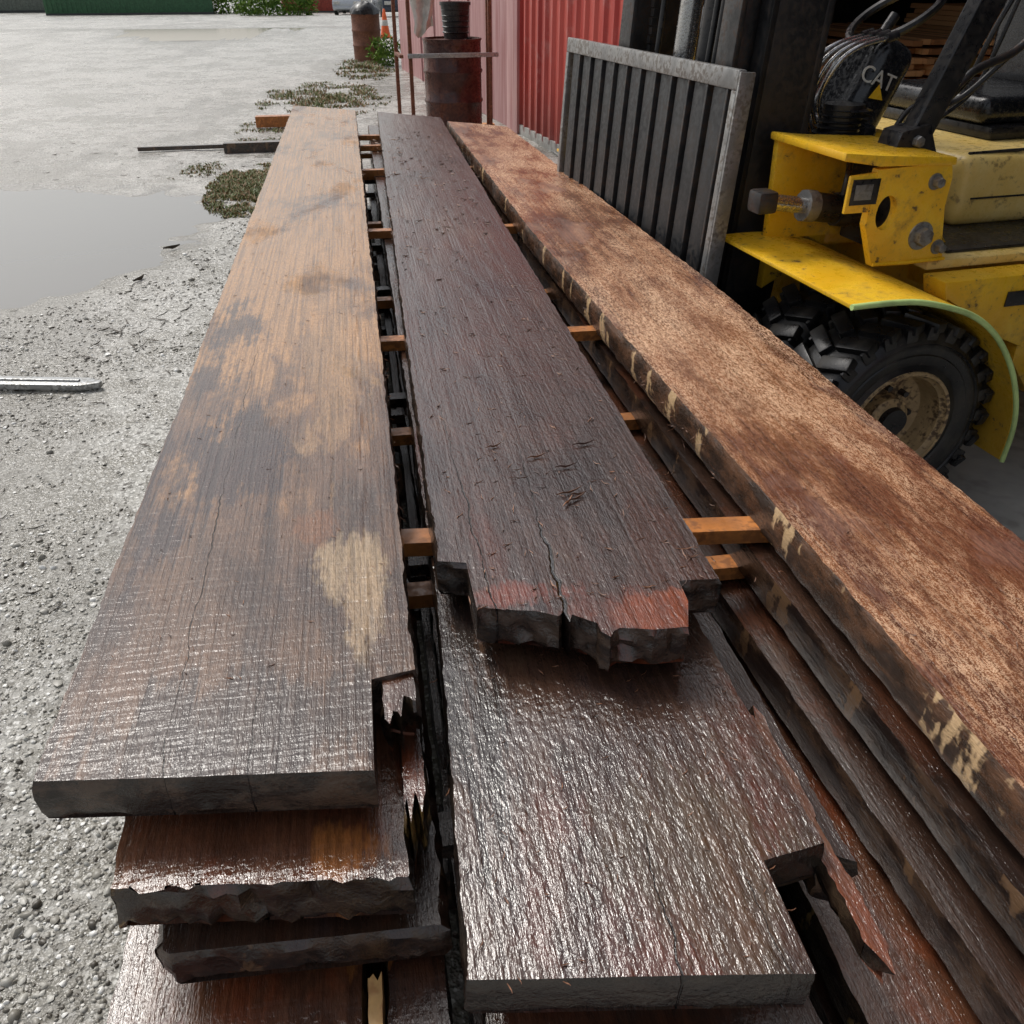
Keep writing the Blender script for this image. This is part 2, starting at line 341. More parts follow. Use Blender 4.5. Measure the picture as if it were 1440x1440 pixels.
plank('wooden_plank',[(.2,.06),(7,.1)],[(.2,.50),(7,.52)],[(0,.42),(1,.40)],(6.9,6.9),.435,.071,W_dark,seed=18)
plank('wooden_plank',[(.1,.56),(7,.58)],[(.1,1.03),(6,.95)],[(0,.15),(1,.15)],(6.2,6.2),.425,.071,W_red,seed=19)
for lv,(zt) in enumerate((.33,.225)):
    for (a,b) in ((-.43,.01),(.06,.49),(.56,1.03)):
        plank('wooden_plank',[(.2,a+U(-.02,.02)),(7,a)],[(.2,b+U(-.02,.02)),(7,b)],[(0,U(.35,.5)),(1,U(.35,.5))],(6.9,6.9),zt,.071,W_dark,seed=30+lv*3+a,ni=90,nj=8,nk=2)
plank('broken_board',[(.4,.522),(.75,.512)],[(.4,.540),(.75,.552)],[(0,.51),(.5,.475),(1,.50)],(.92,.9),.612,.035,W_red,seed=40,ni=30,nj=5,nk=2,rough=.006,endr=.03)
plank('broken_board',[(.7,-.020),(1.1,-.012)],[(.7,.018),(1.1,.020)],[(0,.74),(.2,.77),(.3,.73),(.5,.78),(.7,.75),(1,.79)],(1.1,1.15),.668,.10,W_red,seed=41,ni=40,nj=9,nk=4,rough=.005,endr=.02)
plank('broken_board',[(.7,-.038),(1.1,-.03)],[(.7,.017),(1.1,.017)],[(0,.86),(.2,.84),(.3,.87),(.5,.845),(.6,.885),(1,.875)],(1.3,1.3),.742,.060,W_red,seed=42,ni=30,nj=12,nk=4,rough=.004,endr=.018)
def sticker(x0,x1,y0,y1,zt,h,w,mat,seed):
    n=14; V=[];F=[]
    for i in range(n+1):
        s=i/n; x=x0+(x1-x0)*s; y=y0+(y1-y0)*s
        for dy,z in ((-w/2,zt),(w/2,zt),(w/2,zt-h),(-w/2,zt-h)): V.append((x,y+dy+.002*noise.noise(Vector((x*6,dy*50,seed))),z-(.0005 if z==zt else -.0005)+.0008*noise.noise(Vector((x*9,z*50,seed)))))
    for i in range(n):
        for k in range(4): a=i*4+k;b=i*4+(k+1)%4; F.append((a,b,b+4,a+4))
    F.append((0,1,2,3)); F.append((n*4,n*4+3,n*4+2,n*4+1))
    return mk('wooden_sticker',V,F,mat,ang=30)
for k,(ya,yb) in enumerate(((1.43,1.28),(2.46,2.42),(3.74,3.70),(5.06,5.02),(5.85,5.80),(6.3,6.1))):
    sticker(-.44,1.06,ya,yb,.6785,.032,.045 if k else .05,W_stick,k)
for k,y in enumerate((1.36,2.05,3.15,4.3,5.5,6.2)): sticker(-.36,1.04,y,y-.03,.573,.032,.045,W_stick,k+10)
for k,y in enumerate((.86,1.6,2.5,3.6,4.6,5.9)):
    sticker(-.33,.62,y,y,.468,.032,.045,W_dark,k+20); sticker(-.40,1.02,y+.1,y+.1,.363,.032,.045,W_dark,k+30); sticker(-.40,1.02,y+.1,y+.1,.258,.032,.045,W_dark,k+30)
for y in (1.1,2.7,5.3,6.5): sticker(-.48,1.05,y,y,.153,.15,.14,W_dark,y)
def gbeam(name,x0,x1,y,zt,h,w,mat): 
    o=sticker(x0,x1,y,y+.05,zt,h,w,mat,y); o.name=name
gbeam('timber_offcut',-1.35,-.2,9.9,.10,.10,.12,W_dark)
gbeam('timber_offcut',-1.15,-.1,11.5,.14,.12,.14,W_stick)
gbeam('timber_offcut',-2.25,-1.0,10.1,.05,.04,.05,W_dark)
# splinters
V=[];F=[]
def spl(x,y,z,L,r,a,bend=.2,tilt=0):
    n=4; b=len(V)
    for i in range(n+1):
        s=i/n-.5; px=x+math.cos(a)*s*L-math.sin(a)*bend*L*s*s; py=y+math.sin(a)*s*L+math.cos(a)*bend*L*s*s; pz=z+r*.6+tilt*s*L+.002*math.sin(i*2.)*min(1,L/.03)
        rr=r*(1-abs(s)*1.3)
        for k in range(3):
            q=2.094*k; V.append((px-math.sin(a)*math.cos(q)*rr,py+math.cos(a)*math.cos(q)*rr,pz+math.sin(q)*rr))
    for i in range(n):
        for k in range(3): p=b+i*3+k;q=b+i*3+(k+1)%3; F.append((p,q,q+3,p+3))
for _ in range(380):
    y=1.05+4.8*R()**1.5; x=U(.11,.52); spl(x,y,.751,U(.006,.022)*(2 if R()<.08 else 1)*(1+.12*y),U(.0006,.0014)*(1+.15*y),U(0,3.14),U(-.5,.5))
for q in ((.345,1.37,.055,.3),(.352,1.345,.05,.5),(.335,1.335,.04,.9),(.36,1.47,.045,.1),(.31,1.52,.04,.2),(.36,1.36,.03,.0),(.42,1.56,.05,.15),(.23,1.58,.035,.3)):
    spl(q[0],q[1],.7535,q[2],.0026,q[3],.12,.04)
for _ in range(160): spl(U(-.42,0),.95+3.5*R()**1.5,.751,U(.004,.016),U(.0005,.001),U(0,3.14),.3)
for _ in range(160): spl(U(.76,1.08),.6+4*R()**1.5,.752,U(.006,.02),U(.0005,.001),U(0,3.14),.3)
for _ in range(220):
    y=1.4+5.*R()**1.4; xe=random.choice((.024,.071+.016*(y-1),.70-.02*y)); spl(xe+U(-.004,.004),y,U(.70,.748),U(.008,.022),U(.0006,.0012),U(0,3.14),.3,U(-1,1))
for _ in range(110): spl(U(.04,.5),.5+R()*.6,.6465,U(.005,.015),U(.0005,.001),U(0,3.14),.3)
for _ in range(90): spl(U(.53,.72),1.2+4*R(),U(.50,.66),U(.01,.03),U(.0007,.0015),U(0,3.14),.3,U(-.5,.5))
mk('wood_splinters',V,F,W_spl,smooth=False)
tube('bent_nail',[(-.036,.885,.715),(-.032,.862,.712),(-.010,.850,.708),(.006,.852,.700)],.0022,simple('rust_nail',(.09,.035,.02),.6,.3),None,8,True)
V=[];F=[]
for _ in range(220):
    y=2+9*R(); x=U(-.9-.35*y,-.5)
    if pud(x,y)>1.05: spl(x,y,gz(x,y)+.003,U(.02,.12),U(.001,.004),U(0,3.14),.3)
for _ in range(22): spl(U(-1.4,-1.0),U(4.2,4.9),.006,U(.04,.14),U(.002,.005),U(0,3.14),.3,.05)
for q in ((-1.38,5.5),(-1.3,6.2)): spl(q[0],q[1],.004,.12,.014,U(0,3),.3,.02)
mk('ground_twigs',V,F,simple('twig_dark',(.06,.045,.03),.6),smooth=False)
M_alu=simple('galvanised',(.42,.43,.43),.4,.6,.2,12,(.1,.09,.07),.6)
e=empty('metal_bar',(-1.40,3.86,.012),math.radians(-12))
pr=[(-.85,-.045),(.10,-.045),(.175,-.012),(.175,.012),(.10,.045),(-.85,.045)]
bm=bmesh.new(); a=[bm.verts.new((p[0],p[1],0)) for p in pr]; b=[bm.verts.new((p[0],p[1],.028)) for p in pr]; bm.faces.new(a); bm.faces.new(b)
for i in range(6): bm.faces.new((a[i],a[(i+1)%6],b[(i+1)%6],b[i]))
bmob('bar',bm,M_alu,e,.006); box('rib',-.84,.08,-.008,.008,.028,.036,M_alu,e,.003)
# ------------------------------------------------------------ vegetation
t=MT('grass_mat'); r=t.geo('Random Per Island')
c=t.mix(r,(.07,.115,.022),(.19,.20,.05)); c=t.mix(t.rng(r,.6,.7),c,(.27,.16,.07)); G_grass=t.done(c,.6)
def blades(name,cx,cy,rx,ry,n,h0,h1,w=.006,th=-.05):
    V=[];F=[]
    for _ in range(n):
        a=U(0,6.28); q=R()**.6; x=cx+rx*q*math.cos(a); y=cy+ry*q*math.sin(a)
        if noise.noise(Vector((x*2.5,y*2.5,7)))+.5*noise.noise(Vector((x*9,y*9,3)))-q*.25<th-.12+U(-.1,.1): continue
        z=gz(x,y)-.003; h=U(h0,h1)*(1.1-q*.6); b=U(0,6.28); l=U(.3,1.6)*h; dx,dy=math.cos(b),math.sin(b); k=len(V); ww=w*U(.6,1.4)
        V+= [(x-dy*ww,y+dx*ww,z),(x+dy*ww,y-dx*ww,z),(x+dy*ww*.7+dx*l*.4,y-dx*ww*.7+dy*l*.4,z+h*.6),(x-dy*ww*.7+dx*l*.4,y+dx*ww*.7+dy*l*.4,z+h*.6),(x+dx*l,y+dy*l,z+h)]
        F+= [(k,k+1,k+2,k+3),(k+3,k+2,k+4)]
    return mk(name,V,F,G_grass,smooth=False,recalc=False)
blades('grass_patch',-.88,8.1,.45,1.1,16000,.01,.05,th=-.3)
blades('grass_patch',-1.5,9.0,.35,.5,1200,.01,.03,th=.1)
blades('grass_patch',-.7,11.4,.7,1.6,6000,.01,.05,th=-.05)
blades('grass_patch',-.4,14.4,1.0,2.2,9000,.01,.07,.008,th=-.05)
blades('grass_patch',.3,19.0,.6,2.4,3500,.02,.09,.010,th=-.02)
t=MT('leaf_mat'); r=t.geo('Random Per Island'); G_leaf=t.done(t.mix(r,(.04,.10,.012),(.17,.27,.035)),.7,spec=.2)
def leaves(name,cx,cy,cz,rx,ry,rz,n,s,mat,stem=True):
    V=[];F=[]
    for _ in range(n):
        d=Vector((U(-1,1),U(-1,1),U(-1,1))); 
        if d.length>1: continue
        if noise.noise(d*2.3+Vector((cx,cy,0)))<-.1: continue
        p=Vector((cx+d.x*rx,cy+d.y*ry,cz+d.z*rz)); a=Vector((U(-1,1),U(-1,1),U(-1,1))).normalized(); b=a.cross(Vector((U(-1,1),U(-1,1),U(-1,1)))).normalized(); k=len(V); q=s*U(.6,1.4)
        V+=[p,p+a*q+b*q*.4,p+a*q*2.2,p+a*q-b*q*.4]; F.append((k,k+1,k+2,k+3))
    return mk(name,V,F,mat,smooth=False,recalc=False)
leaves('weed_plant',.74,19.4,.26,.34,.35,.28,1800,.045,G_leaf)
leaves('hedge',-4.0,62,.1,2.6,1.4,1.5,9000,.12,G_leaf)
leaves('hedge',-8,72,.0,3.5,1.5,1.6,9000,.14,G_leaf)
def shed(name,x,y,L,c,h=2.6):
    m=simple(name+'_paint',c,.5); e=empty(name,(x,y,gz(x,y)),.1); box('body',-L/2,L/2,-1.2,1.2,.15,h,m,e,.03)
    for k in range(int(L/.3)): box('corrugation',-L/2+.1+k*.3,-L/2+.2+k*.3,-1.24,-1.2,.25,h-.1,m,e,.005)
    box('sill',-L/2,L/2,-1.23,1.23,0,.15,simple(name+'_sill',(.05,.05,.05)),e,.01)
shed('shipping_container',-14.2,71,10.6,(.045,.13,.06)); shed('shipping_container',-1.5,76,6,(.35,.06,.04)); shed('shipping_container',-27,84,12,(.16,.18,.15))
# ------------------------------------------------------------ building
t=MT('red_paint'); X,Y,Z=t.xyz()
st=t.noise(6,5,.6,t.map((1,1,.06)))
c=t.mix(t.rng(st,.35,.65),(.42,.045,.035),(.58,.10,.075)); c=t.mix(t.ma('MULTIPLY',t.rng(t.noise(3,5,.7),.52,.72),.45),c,(.55,.28,.25)); c=t.mix(t.rng(Z,.0,.7,.5,0),c,(.14,.06,.05))
M_red=t.done(c,.45,0,t.bump(st,.1,.003))
t=MT('faded_pink'); st=t.noise(9,5,.65,t.map((1,1,.08)))
M_pink=t.done(t.mix(t.rng(st,.3,.7),(.40,.17,.17),(.57,.35,.34)),.6,0,t.bump(st,.2,.004))
M_int=simple('interior_dark',(.07,.06,.05),.8)
M_conc=simple('concrete_floor',(.36,.36,.34),.45,0,.2,2,(.18,.17,.15),.6)
bld=empty('red_warehouse',(2.27,7.51,0),math.radians(6.4))
WH=4.2
def corr(name,y0,y1,z0,z1,mat,pitch=.23):
    V=[];F=[]; y=y0; P=[]
    while y<y1:
        for d,x in ((0,0),(.03,-.03),(.07,-.03),(.10,0)): P.append((x,min(y+d,y1)))
        y+=pitch
    P.append((0,y1))
    for x,yy in P: V+=[(x,yy,z0),(x,yy,z1)]
    for i in range(len(P)-1): F.append((2*i,2*i+2,2*i+3,2*i+1))
    return mk(name,V,F,mat,bld,smooth=False,recalc=False)
corr('red_siding',.12,3.12,.05,WH,M_red)
box('opening_trim',-.05,.10,-.10,.12,0,WH,M_red,bld,.005)
box('jamb_inner',.10,.16,-.06,.12,0,WH,M_int,bld,.005)
box('pink_post',-.06,.08,3.12,3.55,0,WH,M_pink,bld,.008)
box('pink_wall',-.01,.06,3.55,11.2,0,WH,M_pink,bld,.005)
for k in range(6): box('batten',-.035,-.01,4.4+k*1.15,4.48+k*1.15,0,WH,M_pink,bld,.003)
box('foundation',-.03,.1,.12,3.12,-.05,.10,M_conc,bld,.004)
box('wall_lintel',-.02,.1,-11,-.101,3.6,WH,M_red,bld,.005)
box('front_wall_south',-.02,.1,-16,-11.0,0,WH,M_red,bld,.005)
box('roof',-.3,13,-16,11.4,WH,WH+.15,M_int,bld,.01)
box('back_wall',12,12.1,-16,11.2,0,WH,M_int,bld,.005)
box('north_wall',.1,12,11.1,11.2,0,WH,M_int,bld,.005)
box('south_wall',.1,12,-16,-15.9,0,WH,M_int,bld,.005)
box('partition',2.4,12,5.6,5.7,0,WH,M_int,bld,.005)
grid('concrete_floor',2.02,14.5,-9,19,.012,M_conc)
t=MT('lumber_mat'); r=t.geo('Random Per Island'); M_lum=t.done(t.mix(r,(.28,.11,.04),(.85,.46,.20)),.75)
def lstack(name,x,y,z,L,W,H,b=.1,th=.045,rz=0):
    e=empty(name,(x,y,z),rz); bm=bmesh.new(); zz=0
    while zz<H:
        xx=0
        while xx<W:
            bw=U(b*.6,b*1.3); l=L*U(.9,1); addbox(bm,(xx+bw/2,U(-.08,.08),zz+th/2),(bw*.96,l,th*.93)); xx+=bw
        zz+=th*1.05
        if R()<.3: zz+=.02
    bmob('boards',bm,M_lum,e,0); 
    for q in (-.35,.35): box('skid',-.02,W+.02,q*L-.05,q*L+.05,-.12,0,M_lum,e,.004)
    return e
lstack('lumber_stack',3.25,8.5,.12,2.6,.95,.80)
lstack('lumber_stack',4.7,9.0,.12,3,1.2,.95)
lstack('lumber_stack',6.2,8.5,.12,3.4,1.3,1.15,.12)
lstack('lumber_stack',8.0,8.0,.12,3.4,1.3,1.4,.15)
lstack('lumber_stack',7.0,4.6,.12,3.6,1.6,1.0,.12,rz=.2)
e=empty('storage_rack',(5.3,10.2,0),.1)
for px in (0,1.6,3.2,4.8):
    box('upright',px-.04,px+.04,-.04,.04,0,3.2,M_int,e,.004)
for z in (1.35,1.85,2.4):
    box('shelf',0,4.8,-.3,.5,z,z+.06,M_lum,e,.004)
    bm=bmesh.new()
    for _ in range(26): addbox(bm,(U(.8,4),U(-.5,.3),z+.08+U(0,.18)),(U(.8,2.4),U(.04,.14),U(.02,.05)),Matrix.Rotation(U(-.12,.12),4,'Z'))
    bmob('shelf_boards',bm,M_lum,e,0)
# ------------------------------------------------------------ drums, rack, cone
M_drum=simple('drum_brown',(.065,.024,.02),.3,.2,.35,6,(.14,.055,.03),.6)
M_rust=simple('rusty_drum',(.20,.075,.04),.6,.1,.4,9,(.06,.03,.02),.6)
M_black=simple('black_paint',(.014,.014,.016),.36,0,.3,8,(.06,.05,.04),.35)
M_grate=simple('grate_black',(.012,.013,.015),.5,0,.3,8,(.05,.035,.025),.4)
M_steel=simple('dark_steel',(.05,.05,.052),.4,.6,.35,14,(.09,.05,.03),.5)
M_white=simple('white_cloth',(.60,.58,.53),.8)
M_orange=simple('cone_orange',(.85,.14,.03),.5)
def drum(name,x,y,z,r,h,mat):
    e=empty(name,(x,y,z)); P=[(0,.01),(r*.97,.01),(r*.97,0),(r,.0),(r,.015)]
    def rib(c): return [(r,c-.025),(r+.012,c-.008),(r+.012,c+.008),(r,c+.025)]
    for k in range(3):
        P+= [(r*.995,h*(.1+.02*k)),]
    P+=rib(h*.34)+rib(h*.66)+[(r*.995,h*.93),(r,h*.97),(r+.008,h*.985),(r+.008,h),(r-.012,h),(r-.014,h-.02),(.0,h-.02)]
    lathe('drum_shell',P,mat,e,seg=48); tube('bung',[(r*.6,0,h-.03),(r*.6,0,h+.005)],.03,M_steel,e)
    return e
drum('steel_drum',1.08,10.05,.14,.30,.88,M_drum)
e=empty('wooden_pallet',(1.08,10.05,0))
for k in range(5): box('slat',-.5,.5,-.5+k*.22,-.38+k*.22,.115,.137,M_lum,e,.003)
for k in (-.45,0,.45): box('runner',k-.04,k+.04,-.5,.5,0,.114,M_lum,e,.003)
e=empty('steel_rack',(1.0,9.75,0),.06)
for x in (-.48,-.39,.42,.49):
    box('leg',x-.018,x+.018,(-.1 if abs(x)<.45 else .35),(-.06 if abs(x)<.45 else .39),0,2.2,M_rust,e,.003)
box('front_bar',-.42,.50,-.13,-.102,.87,.91,M_alu,e,.003); box('side_bar',-.50,-.46,-.1,.35,.87,.9,M_rust,e,.003); box('top_bar',-.5,.5,-.10,-.06,2.16,2.2,M_rust,e,.003)
e=empty('black_bucket',(1.13,10.1,1.01)); lathe('bucket',[(0,0),(.12,0),(.125,.02),(.15,.30),(.16,.30),(.16,.33),(.14,.33),(.11,.03),(0,.03)],M_black,e,seg=32)
for k in range(5): lathe('ring',[(.13+.002*k,.05+.05*k),(.142+.002*k,.06+.05*k),(.13+.002*k,.07+.05*k)],M_black,e,seg=32)
V=[];F=[]
for i in range(13):
    for k in range(9):
        s=i/12;q=k/8; V.append((.66+.22*s+.02*math.sin(q*9+s*3),9.72+.03*math.sin(s*11+q*4)+.02*math.sin(q*13),1.75-.66*q-.05*math.sin(s*5)))
for i in range(12):
    for k in range(8): a=i*9+k; F.append((a,a+9,a+10,a+1))
mk('hanging_rag',V,F,M_white,recalc=False)
drum('rusty_drum',.43,20.6,0,.29,.86,M_rust)
V=[];F=[]
for i in range(24):
    for k in range(7):
        a=i/24*6.283;q=k/6; rr=.30*(math.cos(q*1.45))*(1+.18*noise.noise(Vector((math.cos(a)*2,math.sin(a)*2,q*3)))); V.append((.43+rr*math.cos(a),20.6+rr*math.sin(a),.86+.22*math.sin(q*1.57)+.03*noise.noise(Vector((a*2,q*4,1)))))
for i in range(24):
    for k in range(6): a=i*7+k;b=((i+1)%24)*7+k; F.append((a,b,b+1,a+1))
mk('garbage_bag',V,F,M_black,recalc=False)
def cone(x,y):
    e=empty('traffic_cone',(x,y,gz(x,y)+.006)); box('base',-.18,.18,-.18,.18,0,.03,M_orange,e,.008)
    lathe('cone_lower',[(.14,.03),(.095,.30)],M_orange,e,seg=24); lathe('reflective_band',[(.097,.30),(.074,.44)],M_white,e,seg=24); lathe('cone_top',[(.074,.44),(.03,.70),(.02,.71),(0,.71)],M_orange,e,seg=24)
cone(1.12,28)
M_glass=simple('car_glass',(.02,.025,.03),.08); M_tire=simple('car_tyre',(.02,.02,.02),.8)
def car(name,x,y,rz,mat,suv=0):
    z=gz(x,y); e=empty(name,(x,y,z),rz); h=1.45+suv*.3
    body=[(-2.2,.35),(-2.25,.65),(-2.15,.88+suv*.1),(-1.2,.98+suv*.1),(1.9,1.0+suv*.1),(2.2,.92+suv*.1),(2.28,.6),(2.2,.32),(1.8,.28),(-1.9,.28)]
    prism('body',body,-.88,.88,mat,e,.06)
    cab=[(-1.15,.96+suv*.1),(-.5,h-.06),(-.2,h),(1.2+suv*.5,h),(1.45+suv*.5,h-.08),(1.95,.98+suv*.1)]
    prism('cabin_glass',[(p[0]*.98,p[1]-.012) for p in cab],-.74,.74,M_glass,e,.05)
    prism('roof_panel',[(-.45,h-.07),(-.2,h+.01),(1.2+suv*.5,h+.01),(1.42+suv*.5,h-.07)],-.72,.72,mat,e,.02)
    for px in (-.45,.5,1.5): box('pillar',px-.04,px+.04,-.755,.755,.95,h-.05,mat,e,.01)
    for px in (-1.4,1.4):
        for py in (-.90,.70):
            lathe('tyre',[(.0,.04),(.19,.03),(.2,0),(.31,0),(.33,.03),(.33,.17),(.31,.2),(0,.2)],M_tire,e,'y',(px,py,.33),28)
            lathe('hubcap',[(0,-.01),(.18,-.005),(.19,.02)],M_alu,e,'y',(px,py,.33),20)
    for py in (-.6,.6): box('tail_lamp',2.2,2.29,py-.18,py+.18,.68,.85,M_red,e,.02); box('head_lamp',-2.26,-2.18,py-.18,py+.18,.62,.78,M_white,e,.02)
    box('bumper',-2.3,-2.15,-.85,.85,.35,.52,mat,e,.04); box('plate',2.27,2.30,-.25,.25,.5,.62,M_white,e,.004)
M_cw=simple('car_silver',(.5,.52,.55),.3,.2,.05); M_cd=simple('car_dark_blue',(.05,.06,.08),.3,.2,.05)
car('parked_car',.6,64,math.radians(80),M_cw); car('parked_suv',2.7,54,math.radians(95),M_cd,1); car('parked_car',5.3,66,math.radians(100),simple('car_yellow',(.6,.4,.05),.4))
# ------------------------------------------------------------ forklift
t=MT('forklift_yellow'); X,Y,Z=t.xyz(); n=t.noise(5,5,.65); n2=t.noise(22,5,.72)
c=t.mix(t.rng(n,.3,.7),(.82,.45,.014),(.93,.58,.04)); 
d=t.rng(t.ma('ADD',t.ma('MULTIPLY',n2,.6),t.ma('MULTIPLY',n,.4)),.50,.64); c=t.mix(t.ma('MULTIPLY',d,.55),c,(.28,.15,.04))
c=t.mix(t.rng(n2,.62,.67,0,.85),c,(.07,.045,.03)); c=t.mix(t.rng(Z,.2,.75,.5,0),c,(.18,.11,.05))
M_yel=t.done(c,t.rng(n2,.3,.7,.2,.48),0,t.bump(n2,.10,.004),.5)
t=MT('forklift_cream'); n=t.noise(4,5,.65); n2=t.noise(25,5,.7)
c=t.mix(t.rng(n,.3,.7),(.78,.53,.14),(.86,.66,.27)); c=t.mix(t.rng(n2,.53,.68,0,.7),c,(.20,.12,.05))
M_cream=t.done(c,t.rng(n2,.3,.7,.22,.5),0,t.bump(n2,.08,.004))
t=MT('tyre_rubber'); n=t.noise(8,5,.6); n2=t.noise(60,4,.7)
c=t.mix(t.rng(n,.45,.65),(.012,.012,.013),(.04,.036,.03)); c=t.mix(t.rng(n2,.6,.75,0,.5),c,(.14,.12,.085))
M_rub=t.done(c,t.rng(n,.3,.7,.24,.55),0,t.bump(n2,.25,.004))
M_rim=simple('rim_cream',(.46,.32,.16),.5,0,.25,10,(.10,.06,.035),.95)
M_grey=simple('worn_steel',(.28,.28,.275),.42,.55,.3,10,(.11,.085,.065),.7)
M_chrome=simple('chrome_rod',(.5,.5,.5),.2,.9,.1,20,(.15,.12,.1),.5)
M_edge=simple('fender_edge',(.50,.66,.25),.4)
M_blk2=simple('black_vinyl',(.013,.014,.017),.22,0,.3,10,(.05,.05,.05),.3)
root=empty('forklift',(1.70,2.26,0),math.radians(6.3))
fk=empty('superstructure',(.03,.165,0),0,root)
def wheel(name,y0,px=0,R0=.345,sgn=1):
    s=R0/.37; e=bpy.data.objects.new(name,None); COL.objects.link(e); e.parent=root; e.location=(px,y0,R0)
    prof=[(.185,.05),(.19,.012),(.205,.0),(.225,.006),(.235,.0),(.262,-.004),(.266,.0),(.29,-.006),(.30,-.002),(.305,-.008),(.335,.006),(.348,.028),(.352,.06),(.354,.125),(.352,.19),(.348,.222),(.335,.244),(.29,.256),(.205,.25),(.185,.2)]
    lathe('tyre',[(a*s,b*s) for a,b in prof],M_rub,e,'y',seg=80)
    bm=bmesh.new(); N=26
    for k in range(N):
        for side in (0,1):
            a=2*math.pi*(k+.5*side)/N
            M=Matrix.Rotation(-a,4,'Y')@Matrix.Translation((.357*s,(.055 if side==0 else .195)*s,0))@Matrix.Rotation((.35 if side==0 else -.35),4,'X')@Matrix.Diagonal((.034*s,.13*s,.052*s,1))
            bmesh.ops.create_cube(bm,size=1,matrix=M)
            M=Matrix.Rotation(-a,4,'Y')@Matrix.Translation((.338*s,(.004 if side==0 else .246)*s,0))@Matrix.Diagonal((.05*s,.016*s,.045*s,1))
            bmesh.ops.create_cube(bm,size=1,matrix=M)
    bmob('tread_lugs',bm,M_rub,e,.006,2)
    rim=[(.205,.004),(.20,-.004),(.190,-.002),(.186,.012),(.176,.02),(.170,.075),(.160,.10),(.125,.115),(.088,.118),(.08,.11),(.078,.06),(.055,.045),(0,.045)]
    lathe('rim',[(a*s,b*s) for a,b in rim],M_rim,e,'y',seg=64)
    lathe('hub',[(0,.02),(.05*s,.022),(.055*s,.05)],M_black,e,'y',seg=28)
    bm=bmesh.new()
    for k in range(8):
        a=k/8*6.283; bmesh.ops.create_cone(bm,cap_ends=True,segments=6,radius1=.012*s,radius2=.012*s,depth=.03,matrix=Matrix.Translation((.105*s*math.cos(a),.10*s,.105*s*math.sin(a)))@Matrix.Rotation(math.pi/2,4,'X'))
    bmob('lug_nuts',bm,M_steel,e,0)
    return e
for nm,yy in (('front_wheel_outer',0),('front_wheel_inner',.30),('front_wheel_inner',1.9),('front_wheel_outer',2.2)): wheel(nm,yy,-.035)
wheel('rear_wheel',.35,1.95,.32); wheel('rear_wheel',1.95,1.95,.32)
tube('front_axle',[(-.035,.3,.345),(-.035,2.1,.345)],.09,M_black,root)
tube('rear_axle',[(1.95,.45,.32),(1.95,2.05,.32)],.07,M_black,root)
fp=[Vector((p[0],p[1],0)) for p in ((-.385,.812),(-.24,.812),(-.13,.800),(.03,.752),(.15,.675),(.25,.56),(.315,.44),(.345,.33),(.345,.21))]
sp=smoothpath(fp,6); outer=[(p.x,p.y) for p in sp]; inner=[]
for i,p in enumerate(sp):
    a=sp[max(i-1,0)];b=sp[min(i+1,len(sp)-1)]; tt=(b-a).normalized(); inner.append((p.x-(-tt.y)*.012*1,p.y-(tt.x)*.012))
poly=outer+inner[::-1]
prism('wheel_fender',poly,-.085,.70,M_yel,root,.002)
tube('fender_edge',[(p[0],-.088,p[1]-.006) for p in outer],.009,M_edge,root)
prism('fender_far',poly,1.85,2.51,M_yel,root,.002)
prism('side_frame',[(-.18,.60),(-.18,.79),(.0,.75),(.20,.60),(.30,.45),(.0,.70)],.70,.74,M_yel,root,.004)
# tower
tw=empty('tilt_tower',(-.075,.015,0),0,root)
prism('plate_bracket',[(-.14,.97),(-.14,1.08),(-.02,1.09),(-.02,.97)],.243,.255,M_yel,tw,.003)
box('data_plate',-.13,-.035,.2385,.2425,.995,1.07,M_black,tw,.001)
box('data_label',-.12,-.06,.2355,.238,1.01,1.055,M_grey,tw,.0005)
bm=bmesh.new(); n=36; hx,hz=.01,.965; po=[(.00,.80),(-.055,.93),(-.05,1.095),(.21,1.105),(.225,1.06),(.225,.97),(.25,.86),(.27,.80)]
def rayhit(cx,cz,a,poly):
    dx,dz=math.cos(a),math.sin(a); best=9
    for i in range(len(poly)):
        x1,z1=poly[i]; x2,z2=poly[(i+1)%len(poly)]; ex,ez=x2-x1,z2-z1; den=dx*ez-dz*ex
        if abs(den)<1e-9: continue
        tt=((x1-cx)*ez-(z1-cz)*ex)/den; uu=((x1-cx)*dz-(z1-cz)*dx)/den
        if tt>0 and -1e-6<=uu<=1+1e-6: best=min(best,tt)
    return cx+dx*best,cz+dz*best
angs=sorted([2*math.pi*k/n for k in range(n)]+[math.atan2(p[1]-hz,p[0]-hx)%(2*math.pi) for p in po])
O=[rayhit(hx,hz,a,po) for a in angs]; I=[(hx+.036*math.cos(a),hz+.052*math.sin(a)) for a in angs]; m=len(angs)
rings=[]
for pts_,yy in ((O,.24),(I,.24),(I,.27),(O,.27)): rings.append([bm.verts.new((p[0],yy,p[1])) for p in pts_])
for q in range(4):
    A=rings[q];B=rings[(q+1)%4]
    for i in range(m): bm.faces.new((A[i],A[(i+1)%m],B[(i+1)%m],B[i]))
bmob('tower_plate',bm,M_yel,tw,0)
prism('tower_web',[(-.16,.80),(-.17,1.14),(.19,1.115),(.17,.80)],.62,.65,M_yel,tw,.006)
prism('tower_cap',[(-.18,1.125),(-.18,1.15),(-.05,1.135),(.22,1.12),(.225,1.095),(-.05,1.105)],.233,.66,M_yel,tw,.008)
box('tower_back',.185,.215,.272,.62,.80,1.09,M_yel,tw,.006)
box('tower_inner_dark',.12,.18,.29,.60,.80,1.08,M_black,tw,.01)
prism('tower_gusset',[(.222,.80),(.222,1.0),(.30,.93),(.42,.80)],.40,.43,M_yel,tw,.006)
tube('weld_bead',[(.0,.236,.806),(.12,.234,.803),(.27,.236,.806)],.006,M_yel,tw,8)
